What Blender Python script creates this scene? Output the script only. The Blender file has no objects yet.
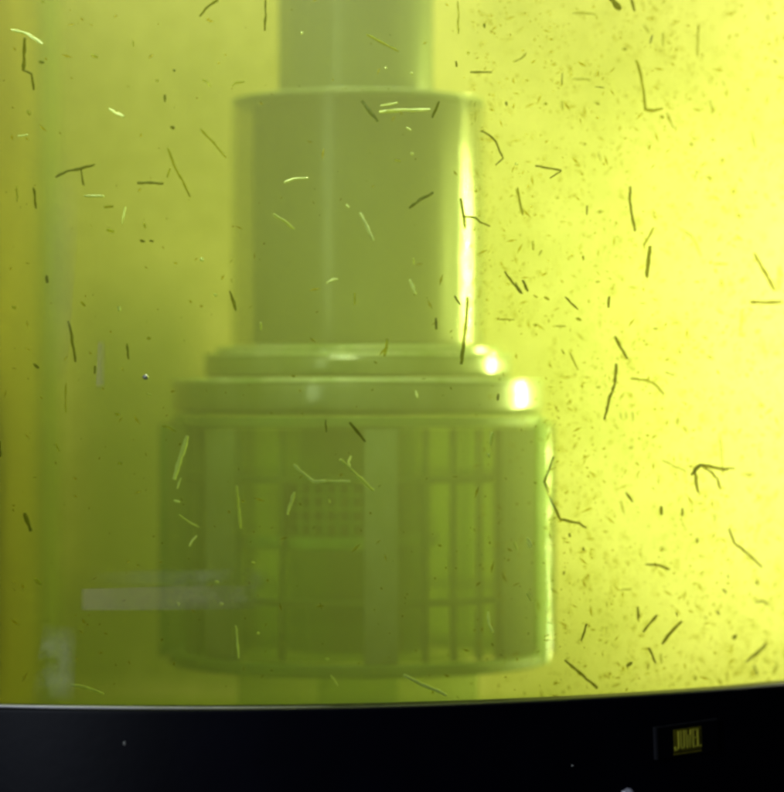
import bpy, bmesh, math, random
from mathutils import Vector
rnd = random.Random(7)
S = bpy.context.scene
col = S.collection
PI = math.pi

# ------------------------------------------------------------------ camera, world, lamps, exposure
CAMY = -1.2
cd = bpy.data.cameras.new('camera'); cam = bpy.data.objects.new('camera', cd); col.objects.link(cam)
cam.location = (0, CAMY, 0); cam.rotation_euler = (PI/2, 0, 0)
cd.sensor_fit = 'HORIZONTAL'; cd.sensor_width = 36; cd.lens = 36*1.45/.392
cd.clip_start = .01; cd.clip_end = 50
cd.dof.use_dof = True; cd.dof.focus_distance = 1.236; cd.dof.aperture_fstop = 4.6
S.camera = cam

w = bpy.data.worlds.new('World'); S.world = w; w.use_nodes = True
w.node_tree.nodes['Background'].inputs[0].default_value = (.55, .62, .8, 1)
w.node_tree.nodes['Background'].inputs[1].default_value = .012

def area(name, loc, target, size, size_y, power, colr=(1, 1, 1), spread=180):
    l = bpy.data.lights.new(name, 'AREA'); l.shape = 'RECTANGLE'; l.size = size; l.size_y = size_y
    l.energy = power; l.color = colr
    o = bpy.data.objects.new(name, l); col.objects.link(o); o.location = loc
    o.rotation_euler = (Vector(target)-Vector(loc)).to_track_quat('-Z', 'Y').to_euler()
    l.spread = math.radians(spread)
    return o
area('lamp_behind', (.34, .72, .04), (.26, .45, .02), .12, .3, 3.3, (1, .95, 1.15))
area('lamp_side', (.47, .43, .03), (.16, .40, -.02), .08, .3, 4.8, (1, .98, .65))
area('lamp_glare', (.372, .405, .07), (.02, .22, .05), .012, .18, .95, (1, .97, .9), 42)
area('lamp_glare_low', (.372, .405, -.09), (.02, .22, -.07), .010, .15, .62, (1, .97, .9), 42)
area('lamp_hood', (.02, .22, .60), (.0, .25, 0), .5, .2, 12, (.98, .95, 1.4))
area('lamp_front', (-.12, -.28, .50), (-.02, .18, .01), .22, .006, .38, (.9, .97, 1), 24)
area('lamp_room', (-.50, -.75, .20), (-.02, .2, .06), .03, .6, 2.5, (.85, .96, 1.1))

S.view_settings.view_transform = 'Standard'; S.view_settings.look = 'None'
S.view_settings.exposure = -.17; S.view_settings.gamma = 1
S.cycles.use_denoising = True
S.cycles.max_bounces = 10; S.cycles.transparent_max_bounces = 32; S.cycles.volume_bounces = 4
S.cycles.sample_clamp_indirect = 4
S.cycles.filter_width = 3.2
S.cycles.caustics_reflective = False

# ------------------------------------------------------------------ materials
def nt(name):
    m = bpy.data.materials.new(name); m.use_nodes = True
    t = m.node_tree; t.nodes.clear()
    return m, t, t.nodes.new('ShaderNodeOutputMaterial')
def N(t, kind, **kw):
    n = t.nodes.new(kind)
    for k, v in kw.items():
        if k in n.inputs: n.inputs[k].default_value = v
        else: setattr(n, k, v)
    return n
def c4(c): return (c[0], c[1], c[2], 1)
def noise(t, scale, detail=4, stretch=None, rough=.5):
    tc = N(t, 'ShaderNodeTexCoord'); mp = N(t, 'ShaderNodeMapping')
    if stretch: mp.inputs['Scale'].default_value = stretch
    t.links.new(tc.outputs['Object'], mp.inputs[0])
    n = N(t, 'ShaderNodeTexNoise', Scale=scale, Detail=detail, Roughness=rough)
    t.links.new(mp.outputs[0], n.inputs['Vector'])
    return n.outputs['Fac']
def ramp(t, src, stops):
    r = N(t, 'ShaderNodeValToRGB'); e = r.color_ramp.elements
    while len(e) < len(stops): e.new(.5)
    for i, (p, c) in enumerate(stops): e[i].position = p; e[i].color = c4(c) if not isinstance(c, float) else (c, c, c, 1)
    t.links.new(src, r.inputs[0]); return r.outputs[0]

def film_mat(name, ca, cb, blotch=7, bump=.3):
    """algae film on a pane: light passes through it diffusely"""
    m, t, out = nt(name)
    a = noise(t, blotch, 6, rough=.6); b = noise(t, 95, 5, rough=.7)
    mx = N(t, 'ShaderNodeMath', operation='MULTIPLY_ADD'); t.links.new(b, mx.inputs[0]); mx.inputs[1].default_value = .7
    t.links.new(a, mx.inputs[2])
    colr = ramp(t, mx.outputs[0], [(.66, ca), (1.0, cb)])
    tr = N(t, 'ShaderNodeBsdfTranslucent'); df = N(t, 'ShaderNodeBsdfDiffuse')
    t.links.new(colr, tr.inputs[0]); t.links.new(colr, df.inputs[0])
    ms = N(t, 'ShaderNodeMixShader'); ms.inputs[0].default_value = .2
    t.links.new(tr.outputs[0], ms.inputs[1]); t.links.new(df.outputs[0], ms.inputs[2])
    t.links.new(ms.outputs[0], out.inputs[0]); return m

def plastic(name, base, transl, clear=.1, rough=.28, gloss=.5, var=.2, sheen2=.0, crough=.055):
    """cloudy algae-tinted plastic: part diffuse, part translucent, part clear"""
    m, t, out = nt(name)
    nz = noise(t, 38, 8, (1, 1, .4), .65)
    colr = ramp(t, nz, [(.36, (base[0]*(1-var*1.6), base[1]*(1-var), base[2]*(1-var*2.4))), (.62, tuple(min(1, x*(1+var)) for x in base))])
    p = N(t, 'ShaderNodeBsdfPrincipled', Roughness=rough)
    p.inputs['Specular IOR Level'].default_value = gloss
    bp = N(t, 'ShaderNodeBump', Strength=.5, Distance=.0009); t.links.new(noise(t, 55, 5, (1, 1, .55), .6), bp.inputs['Height'])
    t.links.new(bp.outputs[0], p.inputs['Normal']); t.links.new(bp.outputs[0], p.inputs['Coat Normal'])
    p.inputs['IOR'].default_value = 1.46
    if sheen2:
        p.inputs['Coat Weight'].default_value = sheen2; p.inputs['Coat Roughness'].default_value = crough; p.inputs['Coat IOR'].default_value = 1.6
    t.links.new(colr, p.inputs['Base Color'])
    tr = N(t, 'ShaderNodeBsdfTranslucent'); tr.inputs[0].default_value = c4(transl)
    ms = N(t, 'ShaderNodeMixShader'); ms.inputs[0].default_value = .35
    t.links.new(p.outputs[0], ms.inputs[1]); t.links.new(tr.outputs[0], ms.inputs[2])
    last = ms
    if clear > 0:
        tp = N(t, 'ShaderNodeBsdfTransparent'); tp.inputs[0].default_value = (.93, .93, .86, 1) if 'sleeve' in name else (.75, .85, .6, 1)
        mc = N(t, 'ShaderNodeMixShader'); mc.inputs[0].default_value = clear
        t.links.new(ms.outputs[0], mc.inputs[1]); t.links.new(tp.outputs[0], mc.inputs[2]); last = mc
    t.links.new(last.outputs[0], out.inputs[0]); return m

def solid(name, c, rough=.5, spec=.5, var=.15, scale=60, bump=0):
    m, t, out = nt(name)
    nz = noise(t, scale, 4)
    colr = ramp(t, nz, [(.3, tuple(x*(1-var) for x in c)), (.7, tuple(min(1, x*(1+var)) for x in c))])
    p = N(t, 'ShaderNodeBsdfPrincipled', Roughness=rough); p.inputs['Specular IOR Level'].default_value = spec
    t.links.new(colr, p.inputs['Base Color'])
    if bump:
        b = N(t, 'ShaderNodeBump', Strength=bump, Distance=.0005)
        t.links.new(noise(t, scale*8, 3), b.inputs['Height']); t.links.new(b.outputs[0], p.inputs['Normal'])
    t.links.new(p.outputs[0], out.inputs[0]); return m

def clear_glass():
    m, t, out = nt('clear_glass')
    tp = N(t, 'ShaderNodeBsdfTransparent'); tp.inputs[0].default_value = (.97, .985, .97, 1)
    t.links.new(tp.outputs[0], out.inputs[0]); return m

def painted_patch_mat(name, c, lo, hi, scale, contrast=(.35, .65), stretch=None, feather=.2, fade=False):
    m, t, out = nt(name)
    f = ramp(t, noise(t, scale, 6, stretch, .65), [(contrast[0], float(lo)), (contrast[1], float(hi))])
    # the painted patch fades out towards its edges
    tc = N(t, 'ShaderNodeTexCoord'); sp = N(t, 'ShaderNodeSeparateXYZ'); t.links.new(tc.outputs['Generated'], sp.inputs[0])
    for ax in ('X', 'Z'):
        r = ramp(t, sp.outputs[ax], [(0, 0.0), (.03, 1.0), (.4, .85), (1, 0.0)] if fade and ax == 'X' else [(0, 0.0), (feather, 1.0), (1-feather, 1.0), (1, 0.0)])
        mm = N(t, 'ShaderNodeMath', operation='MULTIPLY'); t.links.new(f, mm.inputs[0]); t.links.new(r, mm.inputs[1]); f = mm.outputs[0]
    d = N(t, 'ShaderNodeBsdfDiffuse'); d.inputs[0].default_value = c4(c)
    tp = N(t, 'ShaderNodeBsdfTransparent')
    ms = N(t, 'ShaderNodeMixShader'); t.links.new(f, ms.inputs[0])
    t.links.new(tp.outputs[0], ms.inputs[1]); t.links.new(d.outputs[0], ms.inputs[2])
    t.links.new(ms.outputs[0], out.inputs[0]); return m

def strand_mat(name, c, tc, clear):
    m, t, out = nt(name)
    colr = ramp(t, noise(t, 220, 3), [(.35, tuple(x*.7 for x in c)), (.7, c)])
    p = N(t, 'ShaderNodeBsdfPrincipled', Roughness=.6); p.inputs['Specular IOR Level'].default_value = .2; t.links.new(colr, p.inputs['Base Color'])
    tr = N(t, 'ShaderNodeBsdfTranslucent'); tr.inputs[0].default_value = c4(tc)
    ms = N(t, 'ShaderNodeMixShader'); ms.inputs[0].default_value = .35
    t.links.new(p.outputs[0], ms.inputs[1]); t.links.new(tr.outputs[0], ms.inputs[2])
    tp = N(t, 'ShaderNodeBsdfTransparent'); tp.inputs[0].default_value = (.92, .88, .42, 1)
    mc = N(t, 'ShaderNodeMixShader'); mc.inputs[0].default_value = clear
    t.links.new(ms.outputs[0], mc.inputs[1]); t.links.new(tp.outputs[0], mc.inputs[2])
    t.links.new(mc.outputs[0], out.inputs[0]); return m

M = {}
M['back'] = film_mat('algae_film_on_back_glass', (.64, .58, .24), (.97, .88, .56))
M['side'] = film_mat('algae_film_on_side_glass', (.62, .52, .08), (.9, .76, .17))
M['floor'] = film_mat('algae_film_on_bottom_glass', (.2, .23, .03), (.42, .46, .07), 20)
M['glass'] = clear_glass()
M['pipe'] = plastic('cloudy_pipe_plastic', (.17, .20, .16), (.13, .17, .07), .2, .3, .55, .08, .3)
M['body'] = plastic('cloudy_body_plastic', (.042, .056, .050), (.03, .04, .018), .02, .4, .25, .4, .0)
M['sleeve'] = plastic('clear_sleeve_plastic', (.05, .065, .04), (.05, .07, .02), .78, .22, .6, .05, 1.0, .19)
M['ring'] = plastic('cloudy_collar_plastic', (.065, .082, .045), (.04, .065, .012), .03, .35, .4, .35, .8, .16)
M['basket'] = plastic('cloudy_basket_plastic', (.07, .11, .03), (.10, .17, .02), .3, .55, .2, .25)
M['post'] = plastic('cloudy_post_plastic', (.075, .10, .06), (.04, .07, .015), .05, .22, .6, .3, .3)
M['panel'] = plastic('flat_panel_plastic', (.018, .03, .008), (.01, .02, .002), .02, .8, .03, .12)
M['liner'] = plastic('green_liner_plastic', (.04, .07, .01), (.10, .18, .01), .84, .6, .2, .4)
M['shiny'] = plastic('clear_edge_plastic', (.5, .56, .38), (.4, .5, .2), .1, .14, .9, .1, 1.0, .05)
M['ridge'] = plastic('pale_ridge_plastic', (.45, .5, .38), (.2, .25, .1), .1, .25, .6, .3, .6, .12)
M['bar'] = plastic('pale_bar_plastic', (.26, .34, .22), (.15, .22, .06), .1, .5, .3, .3)
M['rib'] = plastic('green_rib_plastic', (.03, .055, .008), (.03, .07, .003), .08, .7, .08, .2)
M['inner'] = plastic('dark_strainer_plastic', (.03, .07, .01), (.03, .07, .003), .2, .4, .4, .3)
M['mesh'] = plastic('dark_mesh_plastic', (.008, .016, .004), (.008, .02, .002), .05, .7, .1, .3)
M['guard'] = plastic('green_guard_plastic', (.03, .12, .01), (.04, .2, .003), .25, .2, .6, .3)
M['black'] = solid('black_rim_plastic', (.002, .002, .0065), .42, .14, .3, 25, .12)
M['bead'] = solid('pale_bead', (.75, .72, .85), .3, .6)
M['plate'] = solid('dark_badge_plate', (.003, .003, .005), .3, .25)
M['edge'] = solid('grey_badge_edge', (.03, .03, .035), .4)
M['gold'] = solid('yellow_badge_print', (1, .9, .08), .45, .3, .1)
M['olive'] = solid('olive_badge_print', (.24, .21, .01), .5, .3, .2, 300)
M['seam'] = plastic('silicone_seam', (.3, .32, .12), (.4, .42, .1), .3, .5, .3)
M['dark'] = strand_mat('dark_algae', (.06, .085, .01), (.14, .17, .01), .48)
M['mid'] = strand_mat('olive_algae', (.2, .24, .03), (.3, .34, .03), .62)
M['pale'] = strand_mat('pale_algae', (.75, .85, .35), (.5, .6, .12), .2)
M['palefaint'] = strand_mat('thin_pale_algae', (.6, .7, .28), (.4, .5, .1), .5)
M['speck'] = strand_mat('fine_debris', (.30, .26, .04), (.45, .40, .05), .80)
M['dust'] = solid('pale_dust', (.5, .5, .45), .8)
M['drop'] = solid('pale_blob', (.8, .78, .9), .3)
M['thick_film'] = painted_patch_mat('thick_olive_algae', (.09, .13, .004), .42, .68, 9, (.3, .7), feather=.3)  # dark olive colour painted in as shade
M['smear_bar'] = painted_patch_mat('pale_film', (.85, .74, .5), .12, .30, 25, (.3, .7), feather=.1, fade=True)
M['smear_rough'] = painted_patch_mat('patchy_film', (.8, .8, .5), .0, .42, 60, (.40, .75), feather=.28)
M['smear_soft'] = painted_patch_mat('thin_film', (.7, .75, .4), .03, .12, 18, feather=.38)

# ------------------------------------------------------------------ geometry helpers
def link(name, bm, mat, parent=None, smooth=True):
    bmesh.ops.recalc_face_normals(bm, faces=bm.faces)
    me = bpy.data.meshes.new(name); bm.to_mesh(me); bm.free()
    if smooth:
        for p in me.polygons: p.use_smooth = True
        me.set_sharp_from_angle(angle=math.radians(38))
    me.materials.append(mat)
    o = bpy.data.objects.new(name, me); col.objects.link(o)
    if parent: o.parent = parent
    return o
def tag(o, label=None, cat=None, group=None, kind=None):
    if label: o['label'] = label
    if cat: o['category'] = cat
    if group: o['group'] = group
    if kind: o['kind'] = kind
    return o
def scale_at(Y): return (Y-CAMY)/2900.0
def P(px, py, Y): s = scale_at(Y); return Vector(((px-392)*s, Y, (396-py)*s))

XC, R0 = -.092, .392
def bow(x):
    d = x-XC
    if d < -.12: return R0-math.sqrt(R0*R0-.0144)
    if d > .30: return bow(XC+.30)+(d-.30)*1.19
    return R0-math.sqrt(R0*R0-d*d)
def on_glass(px, py, off):
    Y = off
    for _ in range(6):
        x = (px-392)*scale_at(Y); Y = bow(x)+off
    return P(px, py, Y)

def lathe(bm, prof, cx, cy, seg=96, a0=0, a1=2*PI, closed_prof=True):
    full = abs(a1-a0-2*PI) < 1e-6
    n = seg if full else seg+1
    rings = []
    for i in range(n):
        a = a0+(a1-a0)*i/seg
        rings.append([bm.verts.new((cx+r*math.sin(a), cy-r*math.cos(a), z)) for r, z in prof])
    m = len(prof)
    for i in range(seg):
        A, B = rings[i], rings[(i+1) % n]
        for j in range(m if closed_prof else m-1):
            k = (j+1) % m
            bm.faces.new((A[j], B[j], B[k], A[k]))
    if not full and closed_prof:
        bm.faces.new(rings[0]); bm.faces.new(rings[-1][::-1])
def bev(r0, r1, z0, z1, b):
    """profile of a wall between radii r0<r1 with rounded outer corners"""
    pts = [(r0, z1)]
    for k in range(5):
        a = k/4*PI/2; pts.append((r1-b+b*math.sin(a), z1-b+b*math.cos(a)))
    for k in range(5):
        a = k/4*PI/2; pts.append((r1-b+b*math.cos(a), z0+b-b*math.sin(a)))
    pts.append((r0, z0)); return pts
def tube(bm, pts, rad, seg=7, wob=0.0):
    """tapered tube along pts; rad: list or number"""
    n = len(pts)
    rings = []
    up = Vector((0, 1, 0))
    for i, p in enumerate(pts):
        d = (pts[min(i+1, n-1)]-pts[max(i-1, 0)]).normalized()
        u = d.cross(up)
        if u.length < 1e-4: u = d.cross(Vector((1, 0, 0)))
        u.normalize(); v = d.cross(u)
        r = rad[i] if isinstance(rad, (list, tuple)) else rad
        rings.append([bm.verts.new(p+(u*math.cos(2*PI*k/seg)+v*math.sin(2*PI*k/seg))*r*(1+rnd.uniform(-wob, wob))) for k in range(seg)])
    for i in range(n-1):
        for k in range(seg):
            bm.faces.new((rings[i][k], rings[i][(k+1) % seg], rings[i+1][(k+1) % seg], rings[i+1][k]))
    bm.faces.new(rings[0][::-1]); bm.faces.new(rings[-1])
def sheet(bm, path, z0, z1, th, off):
    """upright sheet following path [(x,y)]"""
    rows = []
    for x, y in path:
        rows.append([bm.verts.new(q) for q in ((x, y+off, z0), (x, y+off, z1), (x, y+off+th, z1), (x, y+off+th, z0))])
    for A, B in zip(rows, rows[1:]):
        for j in range(4):
            k = (j+1) % 4; bm.faces.new((A[j], B[j], B[k], A[k]))
    bm.faces.new(rows[0]); bm.faces.new(rows[-1][::-1])
def box(bm, x0, x1, y0, y1, z0, z1, bevel=0):
    r = bmesh.ops.create_cube(bm, size=1)
    for v in r['verts']:
        v.co = Vector((x0 if v.co.x < 0 else x1, y0 if v.co.y < 0 else y1, z0 if v.co.z < 0 else z1))
    if bevel:
        es = list({e for v in r['verts'] for e in v.link_edges})
        bmesh.ops.bevel(bm, geom=es, offset=bevel, segments=2, affect='EDGES')

# ------------------------------------------------------------------ the tank
XL, XR, YB, ZF, ZT = -.200, .36, .455, -.172, .42
front = [(XL+(XR-XL)*i/60, bow(XL+(XR-XL)*i/60)) for i in range(61)]
tank = bpy.data.objects.new('aquarium', None); col.objects.link(tank)
tag(tank, 'bow fronted glass aquarium of murky green water in a black plastic bottom rim', 'aquarium')
bm = bmesh.new(); sheet(bm, front, ZF, ZT, .006, 0); link('front_pane', bm, M['glass'], tank)
bm = bmesh.new(); box(bm, XL-.006, XR+.006, YB, YB+.006, ZF-.006, ZT); o = link('back_pane', bm, M['back'], tank, False)
o['label'] = 'back glass clouded with glowing yellow green algae'
bm = bmesh.new(); box(bm, XL-.006, XL, bow(XL)+.007, YB-.001, ZF, ZT); o = link('side_pane', bm, M['side'], tank, False)
o['label'] = 'side glass with brownish yellow algae'
bm = bmesh.new(); box(bm, XR, XR+.006, bow(XR)+.007, YB-.001, ZF, ZT); link('side_pane', bm, M['glass'], tank, False)
bm = bmesh.new()
pl = [(x, y+.0062) for x, y in front]+[(XR, YB-.001), (XL, YB-.001)]
A = [bm.verts.new((x, y, ZF-.008)) for x, y in pl]; B = [bm.verts.new((x, y, ZF-.001)) for x, y in pl]
bm.faces.new(A[::-1]); bm.faces.new(B)
for i in range(len(pl)): bm.faces.new((A[i], A[(i+1) % len(A)], B[(i+1) % len(A)], B[i]))
link('bottom_pane', bm, M['floor'], tank, False)
bm = bmesh.new(); lathe(bm, [(0.0001, ZF+.001), (.009, ZF+.001), (.009, ZT), (.0001, ZT)], XL+.002, YB-.002, 10, 0, 2*PI)
link('silicone_seam', bm, M['seam'], tank)

# bottom rim: rounded profile swept along the bow
ZR = -.1284
prof = []
y0, y1, zb, b = -.007, .0055, -.28, .0022
for k in range(6):
    a = k/5*PI/2; prof.append((y0+b-b*math.sin(PI/2-a), ZR-b+b*math.cos(PI/2-a)))
prof.append((y1, ZR)); prof.append((y1, ZF-.012)); prof.append((-.001, ZF-.012)); prof.append((-.001, zb)); prof.append((y0, zb))
bm = bmesh.new(); rows = []
path = [(-.31+.68*i/110) for i in range(111)]
for x in path:
    yb = bow(x); rows.append([bm.verts.new((x, yb+p, z)) for p, z in prof])
for A, B in zip(rows, rows[1:]):
    for j in range(len(prof)):
        k = (j+1) % len(prof); bm.faces.new((A[j], B[j], B[k], A[k]))
bm.faces.new(rows[0]); bm.faces.new(rows[-1][::-1])
link('bottom_rim', bm, M['black'], tank)

bm = bmesh.new(); q = [Vector((x, bow(x)-.0052, ZR-.0002)) for x in [-.31+.29*i/60 for i in range(61)]]  # pale line standing in for the highlight on the rim's left edge
tube(bm, q, [.00075*min(1, (60-i)/26+.15) for i in range(61)], 8); o = link('sealing_bead', bm, M['bead'], tank)
o['label'] = 'thin pale bead along the left part of the rim'
# badge on the rim, following its curve
bc = on_glass(686, 739, -.0075); bx = bc.x
slope = (bow(bx+.002)-bow(bx-.002))/.004
ba = math.atan(slope); sb = scale_at(bc.y)/math.cos(ba)*1.0
badge = bpy.data.objects.new('badge', bpy.data.meshes.new('badge'))
bm = bmesh.new(); wd, hg = 33*sb, 16*scale_at(bc.y)
box(bm, -wd, wd, -.0008, .0012, -hg, hg, .0003)
bpy.data.objects.remove(badge)
badge = link('badge', bm, M['plate'], tank, False)
badge['label'] = 'dark rectangular badge reading JUWEL in yellow'
badge.location = bc; badge.rotation_euler = (0, -.045, ba)
bm = bmesh.new()
box(bm, -wd-.0006, -wd+.0007, -.0014, .0006, -hg, hg+.0003, .0002)
box(bm, -wd+.0008, wd, -.0014, .0006, hg-.0003, hg+.0003, .0001)
link('badge_edge', bm, M['edge'], badge, False)
px = scale_at(bc.y)
bm = bmesh.new(); box(bm, -17.5*px, 18.5*px, -.0010, -.0006, -11*px, 11.5*px); box(bm, -18*px, 18*px, -.0010, -.0006, -14*px, -12*px)
link('badge_ground', bm, M['olive'], badge, False)
def bar(bm, x0, z0, x1, z1, wd):
    """thick stroke in letter units, 0..1 wide, 0..1 high"""
    a, b = Vector((x0, z0)), Vector((x1, z1)); d = (b-a).normalized(); n = Vector((-d.y, d.x))*wd/2
    q = [a+n, a-n, b-n, b+n]; f = [bm.verts.new((v.x, -.0015, v.y)) for v in q]; g = [bm.verts.new((v.x, -.0009, v.y)) for v in q]
    bm.faces.new(f); bm.faces.new(g[::-1])
    for i in range(4): bm.faces.new((f[i], g[i], g[(i+1) % 4], f[(i+1) % 4]))
bm = bmesh.new(); u = px
def T(x, z): return (x*u, z*u)
st = 1.75*u; h0, h1 = -8.5, 9.5
def seg(x0, z0, x1, z1, w_=st): bar(bm, x0*u, z0*u, x1*u, z1*u, w_)
seg(-11.5, h1, -11.5, h0+2); seg(-11.5, h0+2, -13, h0+.3); seg(-13, h0+.3, -16, h0); seg(-16, h0, -16.5, h0+3)      # J
seg(-8.5, h1, -8.5, h0+2); seg(-8.8, h0+1, -4.2, h0+1); seg(-4.5, h0+2, -4.5, h1)                                   # U
seg(-2, h1, -.6, h0); seg(-.6, h0, 1.2, h1-5); seg(1.2, h1-5, 3, h0); seg(3, h0, 4.4, h1)                           # W
seg(7.2, h1, 7.2, h0); seg(7.2, h1-.6, 11.2, h1-.6); seg(7.2, .8, 10.4, .8); seg(7.2, h0+.6, 11.2, h0+.6)          # E
seg(13.2, h1, 13.2, h0); seg(13.2, h0+.7, 17.2, h0+.7)                                                              # L
link('lettering', bm, M['gold'], badge, False)

# ------------------------------------------------------------------ water: the murk itself
wm, t, out = nt('murky_green_water')
v = N(t, 'ShaderNodeVolumeScatter'); v.inputs['Color'].default_value = (.88, .90, .46, 1)
v.inputs['Density'].default_value = 1.28; v.inputs['Anisotropy'].default_value = .5
va = N(t, 'ShaderNodeVolumeAbsorption'); va.inputs['Color'].default_value = (.72, .82, .0, 1); va.inputs['Density'].default_value = 3.4
ad = N(t, 'ShaderNodeAddShader'); t.links.new(v.outputs[0], ad.inputs[0]); t.links.new(va.outputs[0], ad.inputs[1])
t.links.new(ad.outputs[0], out.inputs['Volume'])
bm = bmesh.new()
low = [(x, y+.0065) for x, y in front if XL+.0005 < x < XR-.0005]
low = [(XL+.0006, bow(XL)+.0065)]+low+[(XR-.0006, bow(XR)+.0065)]
poly = low+[(XR-.0006, YB-.0005), (XL+.0006, YB-.0005)]
A = [bm.verts.new((x, y, ZF)) for x, y in poly]; B = [bm.verts.new((x, y, ZT-.01)) for x, y in poly]
bm.faces.new(A[::-1]); bm.faces.new(B)
for i in range(len(poly)): bm.faces.new((A[i], A[(i+1) % len(A)], B[(i+1) % len(A)], B[i]))
tag(link('water', bm, wm, None, False), 'murky yellow green water filling the tank', kind='structure')

# ------------------------------------------------------------------ the filter intake
AX, AY = -.017, .25
filt = bpy.data.objects.new('filter_intake', None); col.objects.link(filt); filt.location = (AX, AY, ZF)
tag(filt, 'cloudy plastic filter intake, stepped tube above a wide slotted basket, standing in green water', 'filter')
def fl(name, bm, mat, parent=None, label=None):
    for vv in bm.verts: vv.co -= Vector((0, 0, 0))
    o = link(name, bm, mat, parent or filt)
    o.matrix_parent_inverse.identity()
    for vv in o.data.vertices: vv.co.z -= (ZF if True else 0)
    if parent: pass
    if label: o['label'] = label
    return o
zb_ = lambda py: (396-py)*.000468
bm = bmesh.new(); lathe(bm, [(.032, zb_(82)), (.0388, zb_(82)), (.0388, .39), (.032, .39)], -.001, 0); fl('upper_pipe', bm, M['pipe'])
bm = bmesh.new(); lathe(bm, bev(.0395, .0525, zb_(342), zb_(85.5), .0014), 0, 0); fl('tube_body', bm, M['body'])
bm = bmesh.new(); lathe(bm, bev(.0610, .0635, zb_(342), zb_(85.5), .0010), 0, 0); fl('clear_sleeve', bm, M['sleeve'])
bm = bmesh.new(); lathe(bm, bev(.036, .0625, zb_(86), zb_(80.5), .0014), 0, 0); fl('body_lip', bm, M['pipe'])
bm = bmesh.new(); lathe(bm, bev(.045, .070, zb_(352), zb_(344), .003), 0, 0); lathe(bm, bev(.045, .0765, zb_(377), zb_(352.5), .0032), 0, 0)
fl('upper_collar', bm, M['ring'])
bm = bmesh.new(); lathe(bm, bev(.045, .0920, zb_(414), zb_(378), .0038), 0, 0); fl('lower_collar', bm, M['ring'])
D = math.radians
for r, py, hh in ((.0630, 81.5, .0011), (.0712, 345, .0011), (.0770, 351.5, .0012), (.0926, 378.5, .0014)):
    bm = bmesh.new(); z0 = zb_(py)-hh; lathe(bm, bev(r-.004, r+.0004, z0, z0+hh, .0005), 0, 0, 128); fl('ridge', bm, M['ridge'])  # pale rings put the lip and collar highlights into the colour
zt, zl = zb_(415), zb_(679)
bk = bmesh.new(); lathe(bk, bev(.084, .0945, zl, zl+.006, .0012), 0, 0)
basket = fl('slotted_basket', bk, M['basket'])
bk = bmesh.new(); lathe(bk, bev(.084, .0925, zt-.006, zt-.0005, .0008), 0, 0); fl('top_hoop', bk, M['basket'], basket)
for a, wd_ in ((-46, 13), (7.5, 10), (62, 24), (120, 8), (185, 8), (240, 8)):
    bm = bmesh.new()
    lathe(bm, bev(.086, .0915, zl+.0065, zt-.0065, .0008), 0, 0, 14, D(a-wd_/2), D(a+wd_/2))
    fl('post', bm, M['panel'] if a == 62 else M['post'], basket)
for py in (481, 605):
    bm = bmesh.new(); lathe(bm, bev(.0855, .0875, zb_(py)-.0016, zb_(py)+.0016, .0006), 0, 0); fl('hoop', bm, M['rib'], basket)
for a in (-74, -64, -24, 22.5, 32.5, 43, 140, 160, 205, 222):
    bm = bmesh.new(); lathe(bm, bev(.0845, .0872, zl+.0065, zt-.0065, .0005), 0, 0, 3, D(a-.9), D(a+.9)); fl('rib', bm, M['rib'], basket)
# rod added to catch the glare as the right panel's bright edge
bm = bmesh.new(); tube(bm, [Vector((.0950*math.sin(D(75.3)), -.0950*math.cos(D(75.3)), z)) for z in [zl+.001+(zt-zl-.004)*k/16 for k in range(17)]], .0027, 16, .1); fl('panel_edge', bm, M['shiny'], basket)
bm = bmesh.new(); lathe(bm, [(.0800, zl+.0065), (.0812, zl+.0065), (.0812, zt-.0065), (.0800, zt-.0065)], 0, 0); fl('liner', bm, M['liner'], basket)
bm = bmesh.new()
lathe(bm, [(.0960, zl+.003), (.0980, zl+.003), (.0980, zt-.005), (.0960, zt-.005)], 0, 0, 14, D(94), D(114)); fl('side_guard', bm, M['guard'])
bm = bmesh.new()
lathe(bm, [(.0960, zl+.003), (.0980, zl+.003), (.0980, zt-.005), (.0960, zt-.005)], 0, 0, 20, D(232), D(276)); fl('side_guard', bm, M['guard'])
for a in (95, 99, 104, 262, 268, 275):
    bm = bmesh.new(); lathe(bm, bev(.0981, .0992, zl+.003, zt-.005, .0004), 0, 0, 2, D(a-.6), D(a+.6)); fl('guard_rib', bm, M['rib'])
# inner strainer with its fine grid and bands
bm = bmesh.new(); lathe(bm, [(.0330, zl+.006), (.035, zl+.006), (.035, zb_(482)), (.0330, zb_(482))], 0, 0)
inner = fl('inner_strainer', bm, M['inner'])
bm = bmesh.new()
for k in range(18):
    a = D(k*360/18); lathe(bm, bev(.0352, .0364, zb_(538), zb_(484), .0003), 0, 0, 2, a-D(1), a+D(1))
for py in (496, 510, 524): lathe(bm, bev(.0353, .0362, zb_(py)-.0005, zb_(py)+.0005, .0002), 0, 0, 64)
fl('grid', bm, M['rib'], inner)
bm = bmesh.new(); lathe(bm, bev(.0352, .040, zb_(553), zb_(541), .001), 0, 0); fl('band', bm, M['ring'], inner)
bm = bmesh.new(); lathe(bm, bev(.0740, .0770, zb_(552), zb_(540), .0008), 0, 0, 24, D(-50), D(4)); fl('crossbar', bm, M['bar'], basket)
bm = bmesh.new(); lathe(bm, bev(.0700, .0712, zb_(538), zb_(483), .0004), 0, 0, 14, D(-26), D(3)); scr = fl('screen', bm, M['mesh'], basket)
bm = bmesh.new()
for a in (-22, -17, -12, -7, -2): lathe(bm, bev(.0713, .0722, zb_(537), zb_(484), .0003), 0, 0, 2, D(a-.45), D(a+.45))
for py in (497, 511, 525): lathe(bm, bev(.0713, .0720, zb_(py)-.0005, zb_(py)+.0005, .0002), 0, 0, 14, D(-25), D(2))
fl('screen_grid', bm, M['bar'], basket)
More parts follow.
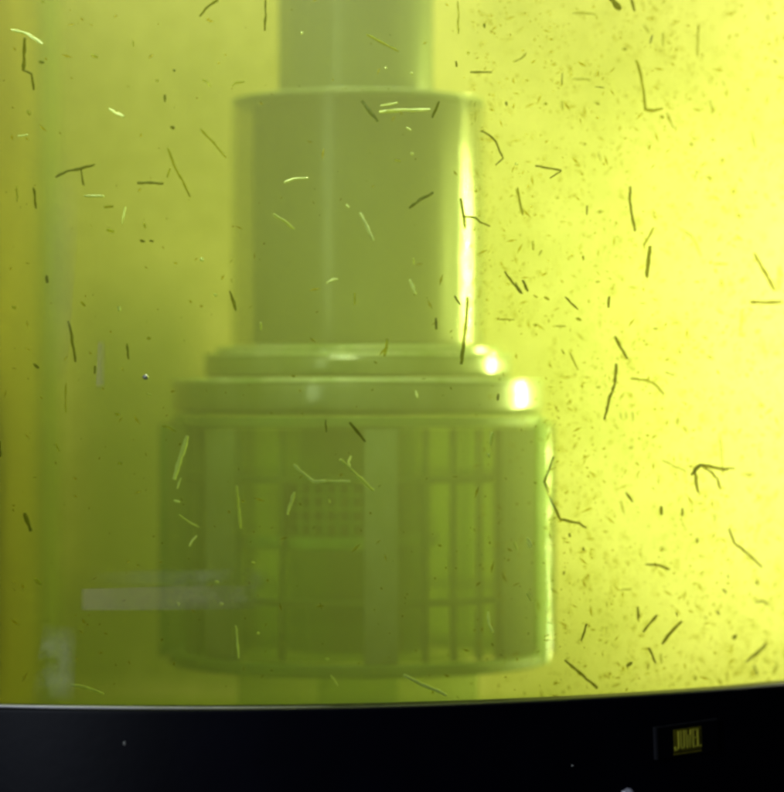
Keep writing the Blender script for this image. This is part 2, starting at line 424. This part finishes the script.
bm = bmesh.new(); lathe(bm, bev(.024, .030, zb_(482)+.0005, zt-.0005, .001), 0, 0); fl('neck', bm, M['ring'], inner)
bm = bmesh.new(); lathe(bm, bev(.02, .060, ZF+.001, zl-.0008, .003), 0, 0); fl('foot', bm, M['liner'])

# ------------------------------------------------------------------ room reflections, painted as thin pale patches on the front glass
def painted_patch(pts, mat, label, where=None):
    where = where or on_glass
    bm = bmesh.new()
    # grid inside the outline's bounding quad, following the glass
    n, m = 10, 4
    g = {}
    for side, off in ((0, .0062), (1, .0064)):
        for i in range(n+1):
            for j in range(m+1):
                u_, v_ = i/n, j/m
                a = Vector(pts[0]).lerp(Vector(pts[1]), u_); b_ = Vector(pts[3]).lerp(Vector(pts[2]), u_)
                q = a.lerp(b_, v_); g[side, i, j] = bm.verts.new(where(q.x, q.y, off))
    for side in (0, 1):
        for i in range(n):
            for j in range(m):
                bm.faces.new((g[side, i, j], g[side, i+1, j], g[side, i+1, j+1], g[side, i, j+1]))
    for i in range(n):
        bm.faces.new((g[0, i, 0], g[0, i+1, 0], g[1, i+1, 0], g[1, i, 0])); bm.faces.new((g[0, i, m], g[0, i+1, m], g[1, i+1, m], g[1, i, m]))
    for j in range(m):
        bm.faces.new((g[0, 0, j], g[0, 0, j+1], g[1, 0, j+1], g[1, 0, j])); bm.faces.new((g[0, n, j], g[0, n, j+1], g[1, n, j+1], g[1, n, j]))
    o = link('smear' if where is on_glass else 'algae_patch', bm, mat, tank, False); o['label'] = label
painted_patch([(81, 589), (268, 584), (262, 609), (80, 611)], M['smear_bar'], 'long pale bar shaped smear on the glass')
painted_patch([(92, 572), (250, 566), (236, 587), (86, 589)], M['smear_soft'], 'thin slanting smear above the pale bar')
painted_patch([(165, 572), (275, 566), (275, 600), (165, 608)], M['smear_rough'], 'patchy smear over the far end of the pale bar')
painted_patch([(44, 622), (78, 628), (74, 702), (30, 702)], M['smear_rough'], 'patchy upright smear just above the rim')
painted_patch([(46, 150), (84, 150), (66, 388), (42, 388)], M['smear_soft'], 'wide thin upright smear')
painted_patch([(98, 340), (106, 340), (105, 388), (96, 388)], M['smear_bar'], 'short pale upright smear')

back = lambda px, py, off: P(px, py, YB-.0015+off-.0062)  # dark patches painted as shade over the dim lower left
painted_patch([(66, 250), (205, 262), (215, 712), (70, 712)], M['thick_film'], 'darker olive patch of thick algae on the back glass', back)
painted_patch([(-10, 560), (330, 585), (345, 716), (-10, 716)], M['thick_film'], 'dark olive algae along the bottom of the back glass', back)
# ------------------------------------------------------------------ floating strands
Z = 784/270
# tile origin, tone, width in tile pixels, points in tile pixels; L = label when written by hand
A_, B_, C_, D_, E_, F_, G_, H_, I_ = (0, 0), (260, 0), (514, 0), (0, 264), (260, 264), (514, 264), (0, 528), (260, 528), (514, 528)
ST = []
def s(tile, tone, wd_, pts, label=None, extra=None): ST.append((tile, tone, wd_, pts, label, extra))
# tones: d dark, m olive, p pale, f thin pale
s(A_, 'd', 9, [(580, 48), (597, 25), (632, 0)], 'dark curved strand cut by the top edge, left of the upper pipe')
s(A_, 'p', 9, [(35, 88), (60, 92), (80, 100), (125, 128)], 'bright pale strand crossing the top of the dark hooked one')
s(A_, 'd', 12, [(72, 110), (70, 160), (68, 205)], 'dark hooked strand with a thin drooping tail near the top corner', [(68, 206), (92, 214), (98, 262)])
s(A_, 'p', 9, [(318, 315), (335, 328), (360, 338)]); s(A_, 'p', 7, [(52, 395), (82, 393)])
s(A_, 'd', 9, [(160, 515), (195, 497), (235, 490), (275, 478)], 'dark twig shaped strand with one short drooping branch', [(235, 492), (238, 515), (243, 540)])
s(A_, 'p', 8, [(245, 568), (302, 570)]); s(A_, 'd', 9, [(398, 531), (475, 533)]); s(A_, 'm', 8, [(485, 515), (495, 490)])
s(A_, 'm', 8, [(487, 430), (505, 480), (530, 525), (552, 572)], 'long faint olive strand left of the filter tube')
s(A_, 'm', 8, [(582, 375), (620, 415), (655, 458)]); s(A_, 'd', 9, [(98, 545), (105, 605)]); s(A_, 'm', 6, [(48, 540), (50, 585)])
s(A_, 'm', 12, [(303, 601), (328, 600)]); s(A_, 'f', 7, [(365, 600), (355, 650)]); s(A_, 'm', 16, [(312, 668), (330, 673)])
s(A_, 'm', 9, [(418, 648), (422, 662)]); s(A_, 'd', 9, [(408, 698), (420, 702)]); s(A_, 'd', 8, [(434, 699), (446, 701)])
s(A_, 'p', 14, [(584, 750), (588, 758)]); s(A_, 'm', 8, [(675, 250), (685, 240), (710, 238)]); s(A_, 'd', 8, [(770, 0), (771, 45), (768, 90)])
s(A_, 'd', 12, [(115, 180), (127, 182)]); s(A_, 'm', 10, [(265, 160), (284, 167)]); s(A_, 'd', 10, [(502, 203), (509, 207)])
s(A_, 'd', 9, [(478, 275), (479, 296)]); s(A_, 'd', 11, [(496, 369), (505, 372)]); s(A_, 'm', 10, [(452, 233), (460, 236)])
s(A_, 'm', 7, [(590, 232), (605, 240), (612, 252)]); s(A_, 'm', 12, [(80, 322), (86, 332)]); s(A_, 'm', 6, [(387, 120), (388, 136)]); s(A_, 'm', 9, [(120, 2), (128, 8)])
s(B_, 'm', 8, [(310, 100), (350, 122), (402, 150)]); s(B_, 'm', 6, [(575, 5), (576, 50), (575, 100)])
s(B_, 'd', 9, [(650, 68), (652, 82)]); s(B_, 'd', 8, [(569, 178), (571, 194)]); s(B_, 'm', 8, [(602, 150), (607, 158)])
s(B_, 'd', 7, [(612, 211), (672, 210)]); s(B_, 'm', 5, [(735, 179), (755, 172), (772, 160)])
s(B_, 'd', 12, [(295, 293), (318, 322), (342, 352)], 'dark leaning strand at the left end of the pale one below the tube lip')
s(B_, 'd', 10, [(520, 295), (500, 342)], 'dark leaning strand at the right end of the pale one below the tube lip')
s(B_, 'f', 11, [(345, 325), (420, 320), (495, 318)], 'long pale level strand just below the lip of the tube'); s(B_, 'f', 8, [(352, 306), (400, 299)])
s(B_, 'd', 8, [(714, 296), (716, 306)])
s(B_, 'd', 7, [(640, 380), (665, 392), (685, 410), (696, 440), (706, 460), (684, 480)], 'dark hook shaped strand beside the bright streak, near the tube top')
s(B_, 'p', 7, [(70, 531), (100, 518), (140, 517)]); s(B_, 'd', 10, [(433, 603), (465, 580), (502, 560)])
s(B_, 'p', 8, [(250, 593), (258, 603)]); s(B_, 'p', 9, [(290, 618), (312, 660), (330, 698)]); s(B_, 'f', 8, [(38, 622), (70, 642), (98, 665)])
s(B_, 'd', 10, [(582, 575), (590, 620), (596, 666)], 'dark forked strand before the bright streak', [(590, 628), (625, 632), (640, 645), (668, 658)])
s(B_, 'm', 8, [(748, 545), (755, 585), (762, 622)]); s(B_, 'f', 6, [(424, 370), (440, 378)])
for q in ((442, 445), (366, 195), (440, 212), (121, 95), (745, 475)): s(B_, 'f', 10, [(q[0]-3, q[1]), (q[0]+3, q[1]+3)])
s(B_, 'm', 10, [(392, 465), (407, 468)]); s(B_, 'f', 7, [(445, 750), (447, 767)])
s(C_, 'd', 19, [(280, -6), (294, 12), (309, 28)], 'thickest, darkest strand, cut by the top edge over the bright water')
s(C_, 'd', 10, [(340, -5), (350, 32)]); s(C_, 'm', 6, [(170, 38), (200, 37), (238, 43)]); s(C_, 'm', 7, [(378, 75), (392, 96)]); s(C_, 'd', 7, [(401, 102), (395, 125)])
s(C_, 'm', 5, [(433, 95), (433, 135)]); s(C_, 'm', 6, [(536, 70), (533, 120), (532, 165)]); s(C_, 'm', 9, [(735, 42), (739, 62)])
s(C_, 'm', 10, [(355, 175), (368, 215), (376, 262), (382, 318), (405, 321), (432, 314)], 'tall olive strand bent at its foot like a letter L')
s(C_, 'm', 7, [(443, 326), (452, 348), (464, 372)]); s(C_, 'm', 5, [(0, 178), (22, 170), (36, 153)]); s(C_, 'd', 5, [(140, 210), (140, 246)])
s(C_, 'm', 5, [(140, 293), (140, 322)]); s(C_, 'm', 5, [(170, 230), (225, 232)]); s(C_, 'd', 5, [(235, 252), (262, 255)])
s(C_, 'm', 7, [(690, 380), (700, 430)])
s(C_, 'd', 8, [(62, 482), (98, 488), (138, 496)], 'dark arrowhead shaped strand right of the tube top', [(138, 497), (104, 516)])
s(C_, 'd', 11, [(337, 540), (336, 575), (342, 625), (352, 672)], 'long dark upright strand bowed slightly, in the upper bright water')
s(C_, 'm', 8, [(405, 660), (390, 690), (376, 712)]); s(C_, 'd', 13, [(395, 715), (390, 760), (385, 806)], 'long dark straight upright strand over the brightest water')
s(C_, 'm', 6, [(480, 663), (512, 682), (530, 712), (544, 748)], 'thin olive strand curved like an arch over bright water')
s(C_, 'm', 7, [(532, 495), (525, 528)]); s(C_, 'm', 6, [(555, 513), (577, 520)]); s(C_, 'd', 8, [(212, 598), (212, 624)]); s(C_, 'm', 12, [(244, 616), (256, 614)])
for q in ((125, 572), (652, 622), (638, 555), (605, 460), (578, 405), (655, 430), (240, 300), (92, 300), (515, 420), (680, 258), (430, 340), (322, 140), (205, 415), (510, 590), (760, 180)):
    s(C_, 'm', rnd.choice((8, 11)), [(q[0]-5, q[1]-rnd.uniform(-4, 4)), (q[0]+5, q[1]+3)])
s(C_, 'm', 8, [(8, 548), (16, 585), (26, 626)]); s(C_, 'd', 12, [(698, 735), (725, 785), (757, 842)], 'dark strand leaning down to meet the level one at the right edge')
s(C_, 'm', 9, [(771, 770), (768, 845)]); s(C_, 'd', 13, [(688, 877), (735, 878), (778, 876)], 'dark level strand at the right edge, foot of an open triangle')
s(C_, 'm', 7, [(580, 767), (622, 766)]); s(C_, 'm', 7, [(55, 700), (56, 728)]); s(C_, 'm', 7, [(80, 728), (72, 742)]); s(C_, 'm', 8, [(200, 742), (201, 756)])
s(C_, 'm', 5, [(245, 440), (252, 468)]); s(C_, 'm', 5, [(570, 290), (577, 330)]); s(C_, 'm', 6, [(605, 235), (612, 250)])
s(D_, 'd', 11, [(135, 33), (137, 55)]); s(D_, 'm', 10, [(36, 124), (45, 128)])
s(D_, 'd', 9, [(198, 165), (208, 210), (219, 284)], 'long dark strand narrowing to a point, left of the basket')
s(D_, 'm', 5, [(192, 345), (190, 385), (191, 432)]); s(D_, 'p', 15, [(344, 124), (347, 136)]); s(D_, 'd', 8, [(368, 230), (373, 278)])
s(D_, 'd', 11, [(98, 291), (112, 302)]); s(D_, 'd', 9, [(276, 296), (275, 318)]); s(D_, 'f', 9, [(426, 377), (440, 380)])
for q in ((340, 435), (348, 578), (432, 215)): s(D_, 'm', 11, [(q[0]-5, q[1]), (q[0]+6, q[1]+2)])
s(D_, 'm', 7, [(163, 522), (172, 546)]); s(D_, 'p', 15, [(545, 500), (525, 560), (505, 624)], 'brightest pale straight strand, before the left side of the basket')
s(D_, 'p', 8, [(526, 622), (514, 652)]); s(D_, 'p', 8, [(505, 687), (522, 691)]); s(D_, 'f', 8, [(520, 728), (545, 748), (577, 764)])
s(D_, 'd', 15, [(70, 722), (78, 745), (90, 775)]); s(D_, 'd', 12, [(0, 515), (0, 560)]); s(D_, 'd', 10, [(668, 78), (685, 135)]); s(D_, 'f', 11, [(622, 88), (629, 92)])
s(D_, 'f', 9, [(688, 645), (692, 700), (700, 768)]); s(D_, 'p', 7, [(757, 170), (757, 192)]); s(D_, 'm', 7, [(470, 470), (490, 474), (512, 487)]); s(D_, 'm', 10, [(236, 110), (246, 122)])
s(E_, 'p', 8, [(195, 55), (208, 47), (225, 44)]); s(E_, 'p', 10, [(435, 45), (443, 65), (452, 87)]); s(E_, 'm', 7, [(275, 85), (275, 118)]); s(E_, 'd', 10, [(510, 158), (512, 188)])
s(E_, 'm', 10, [(370, 218), (362, 267)]); s(E_, 'd', 8, [(565, 93), (582, 119)])
s(E_, 'd', 12, [(603, 96), (600, 150), (594, 210), (585, 292)], 'long dark upright strand at the foot of the bright streak')
s(E_, 'd', 8, [(710, 22), (735, 55), (758, 86)]); s(E_, 'd', 8, [(765, 48), (778, 78)]); s(E_, 'm', 6, [(690, 160), (738, 162)]); s(E_, 'p', 8, [(452, 368), (457, 388)])
s(E_, 'd', 10, [(692, 378), (690, 395)]); s(E_, 'd', 7, [(190, 452), (193, 487)]); s(E_, 'd', 10, [(260, 460), (282, 486), (305, 515)])
s(E_, 'p', 9, [(97, 582), (125, 608), (155, 632), (190, 630)], 'pale strand bent like a tick over the dark basket grid', [(190, 630), (262, 631)])
s(E_, 'p', 11, [(232, 568), (275, 608), (328, 657)], 'long pale strand leaning across the post in the middle of the basket', [(262, 592), (256, 575), (263, 558)])
s(E_, 'p', 11, [(100, 663), (80, 727)]); s(E_, 'f', 9, [(200, 683), (203, 693)]); s(E_, 'p', 10, [(674, 488), (670, 527)]); s(E_, 'p', 8, [(664, 550), (666, 562)])  # last two pale bits stand for highlights on the cage
s(F_, 'd', 8, [(4, 53), (23, 87)]); s(F_, 'd', 8, [(24, 48), (40, 80)]); s(F_, 'd', 7, [(147, 95), (165, 112), (187, 133)]); s(F_, 'd', 10, [(276, 95), (274, 127)])
for q in ((188, 160), (95, 100), (62, 95), (243, 48), (660, 50), (445, 315), (570, 272), (680, 610), (605, 375), (720, 410), (62, 175), (460, 320), (340, 530), (555, 215), (410, 185), (245, 355)):
    s(F_, 'm', rnd.choice((7, 10)), [(q[0]-6, q[1]-rnd.uniform(-5, 5)), (q[0]+6, q[1]+3)])
s(F_, 'm', 6, [(118, 180), (152, 182)]); s(F_, 'm', 6, [(138, 248), (146, 262)]); s(F_, 'm', 7, [(162, 256), (172, 280), (187, 308)])
s(F_, 'd', 11, [(293, 210), (310, 242), (329, 276)], 'short dark straight strand leaning towards the long bent one below it')
s(F_, 'd', 11, [(297, 290), (292, 350), (276, 394), (263, 452)], 'long dark slightly bent upright strand right of the lower collar')
s(F_, 'm', 9, [(340, 332), (385, 338), (412, 352), (434, 378)], 'faint olive strand curved downward beside the long bent one')
s(F_, 'd', 11, [(620, 598), (580, 590), (540, 582), (525, 592), (528, 630), (535, 664)], 'star shaped tangle of dark strands over the bright water', [(540, 584), (575, 606), (590, 625), (600, 655)])
s(F_, 'd', 11, [(545, 581), (515, 612)]); s(F_, 'm', 6, [(597, 488), (602, 545), (606, 612)]); s(F_, 'd', 9, [(605, 596), (640, 592)])
s(F_, 'd', 10, [(325, 663), (345, 690)]); s(F_, 'd', 12, [(428, 703), (428, 727)]); s(F_, 'd', 8, [(488, 708), (488, 732)]); s(F_, 'm', 7, [(345, 430), (345, 456)]); s(F_, 'm', 9, [(476, 445), (474, 468)])
s(F_, 'd', 9, [(116, 560), (100, 600), (89, 632), (106, 682), (135, 742), (165, 748), (190, 752), (210, 767)], 'longest dark branching strand, zigzagging beside the right edge of the basket')
s(F_, 'm', 6, [(582, 722), (583, 752)]); s(F_, 'm', 7, [(310, 690), (320, 722)]); s(F_, 'm', 5, [(325, 430), (327, 452)]); s(F_, 'm', 5, [(310, 432), (311, 450)])
s(F_, 'm', 5, [(660, 130), (658, 200)]); s(F_, 'm', 5, [(430, 570), (500, 602)]); s(F_, 'm', 6, [(660, 612), (698, 610)])
s(G_, 'p', 8, [(550, 52), (560, 36), (572, 22)]); s(G_, 'm', 14, [(103, 148), (118, 163)]); s(G_, 'm', 10, [(84, 3), (90, 8)]); s(G_, 'm', 8, [(396, 107), (404, 110)])
for q in ((518, 219), (643, 219), (630, 155), (735, 100), (750, 305)): s(G_, 'f', 11, [(q[0]-4, q[1]), (q[0]+4, q[1]+2)])
s(G_, 'p', 8, [(685, 283), (688, 330), (693, 377)]); s(G_, 'f', 11, [(205, 455), (250, 464), (302, 482)], 'dull pale strand lying just above the rim by the patchy smear')
s(H_, 'p', 12, [(418, 427), (480, 458), (542, 486)], 'long pale strand lying just above the rim below the basket'); s(H_, 'f', 9, [(205, 428), (226, 458)]); s(H_, 'f', 9, [(190, 379), (200, 382)])
s(H_, 'p', 9, [(662, 243), (664, 275), (677, 302)]); s(H_, 'p', 8, [(774, 38), (788, 58)])  # last pale bit is a painted glint on the right panel
s(I_, 'p', 9, [(38, 28), (53, 52)]); s(I_, 'p', 9, [(37, 188), (51, 212)]); s(I_, 'd', 9, [(382, 106), (420, 107), (452, 121)])  # first two pale bits are painted glints on the right panel
s(I_, 'd', 9, [(625, 3), (638, 42), (680, 75), (720, 112)], 'dark strand bent like an elbow low in the bright water'); s(I_, 'd', 9, [(360, 228), (360, 264)])
s(I_, 'd', 10, [(415, 253), (375, 302)]); s(I_, 'd', 11, [(487, 270), (455, 302), (430, 338)]); s(I_, 'd', 9, [(211, 278), (205, 300), (194, 327)])
s(I_, 'd', 9, [(392, 348), (411, 393)]); s(I_, 'd', 13, [(328, 401), (343, 390)]); s(I_, 'm', 7, [(392, 395), (387, 412)]); s(I_, 'm', 7, [(425, 365), (428, 392)])
s(I_, 'd', 13, [(636, 322), (646, 310)]); s(I_, 'd', 11, [(733, 336), (705, 362), (674, 389)]); s(I_, 'd', 11, [(148, 383), (190, 420), (242, 464)], 'dark straight strand at the lower corner of the basket, above the rim')
s(I_, 'd', 7, [(700, 215), (720, 212), (742, 224)]); s(I_, 'd', 8, [(697, 398), (706, 427)]); s(I_, 'm', 6, [(310, 179), (342, 177)])
for q in ((610, 182), (625, 140), (594, 245), (600, 446), (165, 20), (535, 35), (475, 250), (560, 260), (205, 60), (705, 160), (770, 30), (150, 130), (430, 60), (530, 435)):
    s(I_, rnd.choice('md'), rnd.choice((7, 10)), [(q[0]-4, q[1]-5), (q[0]+rnd.uniform(-6, 6), q[1]+6)])
s(I_, 'm', 9, [(765, 395), (752, 425)]); s(I_, 'f', 10, [(0, 40), (8, 62)])

def region(x, y):
    if y < 340:
        if x < 90: return 'at the yellowish left side' if y > 170 else 'near the upper left corner'
        if x < 232: return 'left of the tube body' if y > 120 else 'left of the upper pipe'
        if x < 458: return ('before the upper pipe' if y < 90 else 'before the upper tube body' if y < 215 else 'before the lower tube body')
        if x < 500: return 'along the bright streak beside the tube' if y > 100 else 'beside the upper pipe'
        if x < 620: return ('right of the upper pipe' if y < 110 else 'right of the bright streak' if y < 225 else 'right of the collars')
        return ('in the top right corner' if y < 110 else 'near the upper right edge' if y < 225 else 'below the right edge triangle')
    if x < 160: return 'in dark green water left of the basket' if y < 520 else 'in the dark lower left water'
    if x < 560:
        if y < 418: return 'before the collars'
        if y < 545: return 'before the upper left basket slots' if x < 365 else 'before the upper right basket slots'
        return 'before the lower left basket slots' if x < 365 else 'before the lower right basket slots'
    if x < 660: return ('right of the basket top' if y < 430 else 'right of the basket middle' if y < 560 else 'right of the basket foot')
    return ('near the right edge at collar height' if y < 430 else 'around the star shaped tangle' if y < 560 else 'above the rim badge')

built = []
for i, (tile, tone, wd_, pts, label, extra) in enumerate(ST):
    PX = [(tile[0]+x/Z, tile[1]+y/Z) for x, y in pts]
    cx = sum(p[0] for p in PX)/len(PX); cy = sum(p[1] for p in PX)/len(PX)
    off = {'d': rnd.uniform(.010, .030), 'm': rnd.uniform(.022, .055), 'p': rnd.uniform(.010, .03), 'f': rnd.uniform(.02, .045)}[tone]
    tilt = rnd.uniform(-.004, .004)
    def path3(PX, wd_, r_end=.55):
        # resample with slight irregularity and a tapered end
        out = []; rad = []; n = len(PX)
        L = sum(math.dist(PX[k], PX[k+1]) for k in range(n-1))
        for k in range(n-1):
            m = max(2, int(math.dist(PX[k], PX[k+1])/4))
            for j in range(m):
                out.append((PX[k][0]+(PX[k+1][0]-PX[k][0])*j/m, PX[k][1]+(PX[k+1][1]-PX[k][1])*j/m))
        out.append(PX[-1]); q = []
        for k, (x, y) in enumerate(out):
            f = k/(len(out)-1)
            jit = .35 if L > 8 else .1
            x += rnd.uniform(-jit, jit); y += rnd.uniform(-jit, jit)
            p = on_glass(x, y, off+tilt*(f-.5)*min(1, L/20)*2); q.append(p)
            e = min(1, .72+2.5*f*(1-f))*rnd.uniform(.72, 1.12)
            rad.append(wd_/Z/2*.95*scale_at(p.y)*e)
        return q, rad, L
    q, rad, L = path3(PX, wd_)
    bm = bmesh.new(); tube(bm, q, rad, 7, .12)
    if extra:
        PE = [(tile[0]+x/Z, tile[1]+y/Z) for x, y in extra]
        q2, rad2, _ = path3(PE, wd_*.75); tube(bm, q2, rad2, 6, .12)
    c = q[len(q)//2].copy()
    for v_ in bm.verts: v_.co -= c
    mat = {'d': M['dark'], 'm': M['mid'], 'p': M['pale'], 'f': M['palefaint']}[tone]
    fleck = L < 8
    o = link('algae_fleck' if fleck else 'algae_strand', bm, mat); o.location = c
    tw = {'d': 'dark', 'm': 'olive', 'p': 'bright pale', 'f': 'faint pale'}[tone]
    if not label:
        dx, dy = PX[-1][0]-PX[0][0], PX[-1][1]-PX[0][1]
        if fleck: label = f'tiny {tw} fleck {region(cx, cy)}'
        else:
            a = abs(dx)/(abs(dy)+1e-6)
            ori = 'upright' if a < .36 else 'level' if a > 2.8 else ('down-right slanting' if dx*dy > 0 else 'up-right slanting')
            sz = 'short' if L < 17 else 'long'
            label = f'{sz} {tw} {ori} strand {region(cx, cy)}'
    built.append((o, label, fleck, cx, cy))
byl = {}
for b_ in built: byl.setdefault(b_[1], []).append(b_)
for label, g in byl.items():
    g.sort(key=lambda b: b[4])
    for k, (o, _, fleck, cx, cy) in enumerate(g):
        lab = label
        if len(g) == 2: lab = label+(', the upper of two', ', the lower of two')[k]
        elif len(g) == 3: lab = label+(', topmost of three', ', middle of three', ', lowest of three')[k]
        tag(o, lab, 'debris' if fleck else 'algae strand', label if len(g) > 3 else ('flecks drifting in the green water' if fleck else 'strands floating in the green water'))

# one gas bubble with a dark outline
bm = bmesh.new(); bmesh.ops.create_uvsphere(bm, u_segments=20, v_segments=14, radius=.0011)
bmesh.ops.scale(bm, vec=(1.15, .9, 1.0), verts=bm.verts)
bmat, t, out = nt('bubble'); p = N(t, 'ShaderNodeBsdfPrincipled', Roughness=.12); p.inputs['Base Color'].default_value = (.5, .5, .55, 1); p.inputs['Metallic'].default_value = .6
t.links.new(p.outputs[0], out.inputs[0])
o = link('bubble', bm, bmat); o.location = on_glass(145.5, 377, .009)
tag(o, 'tiny round shiny bubble on the glass left of the collars', 'bubble')

# fine debris nobody could count, thicker in the lit water
bm = bmesh.new()
def bit(c, r, ln, a):
    d = Vector((math.cos(a), rnd.uniform(-.4, .4), math.sin(a))).normalized(); u_ = d.cross(Vector((0, 1, 0))).normalized(); w_ = d.cross(u_)
    e0 = bm.verts.new(c-d*ln); e1 = bm.verts.new(c+d*ln)
    rg = [bm.verts.new(c+(u_*math.cos(k*2*PI/3)+w_*math.sin(k*2*PI/3))*r) for k in range(3)]
    for k in range(3):
        bm.faces.new((e0, rg[k], rg[(k+1) % 3])); bm.faces.new((e1, rg[(k+1) % 3], rg[k]))
n = 0
while n < 7500:
    x = rnd.uniform(-10, 800); y = rnd.uniform(-10, 700)
    dens = (.03 if x < 470 else .22 if x < 545 and y > 330 else .9)*(1.0 if y > 330 else .7)*(1+max(0, x-600)/350)
    dens *= .45+.7*(math.sin(x*.045+y*.02)*math.sin(y*.037-x*.013)*.5+.5)
    if rnd.random() > dens: continue
    off = rnd.uniform(.012, .15)
    if x < 470: off = rnd.uniform(.008, .05)
    c = on_glass(x, y, off); r = rnd.choice((.00025, .0003, .0004, .0005, .0007))
    bit(c, r, r*rnd.choice((1.1, 1.3, 1.6, 2.2, 4)), rnd.uniform(0, PI)); n += 1
tag(link('debris', bm, M['speck'], None, False), 'fine specks of algae drifting all through the bright water', kind='stuff')

# specks on the rim
def speck(px_, py_, r, mat, label, sx=1, sz=1):
    bm = bmesh.new(); bmesh.ops.create_icosphere(bm, subdivisions=2, radius=r)
    for v_ in bm.verts: v_.co += Vector([rnd.uniform(-.15, .15)*r for _ in range(3)]); v_.co.x *= sx; v_.co.z *= sz
    o = link('dust_speck', bm, mat); o.location = on_glass(px_, py_, -.0072); tag(o, label, 'dust')
speck(124.5, 743, .0007, M['dust'], 'tiny pale dust speck on the left of the black rim', .8, 1.3)
speck(572.5, 765.5, .0005, M['dust'], 'tiny grey dust speck on the rim left of the badge')
speck(627, 793.5, .0026, M['drop'], 'round pale lavender blob at the bottom of the black rim', 1.2, 1)  # droplet with its lavender reflection put into the colour
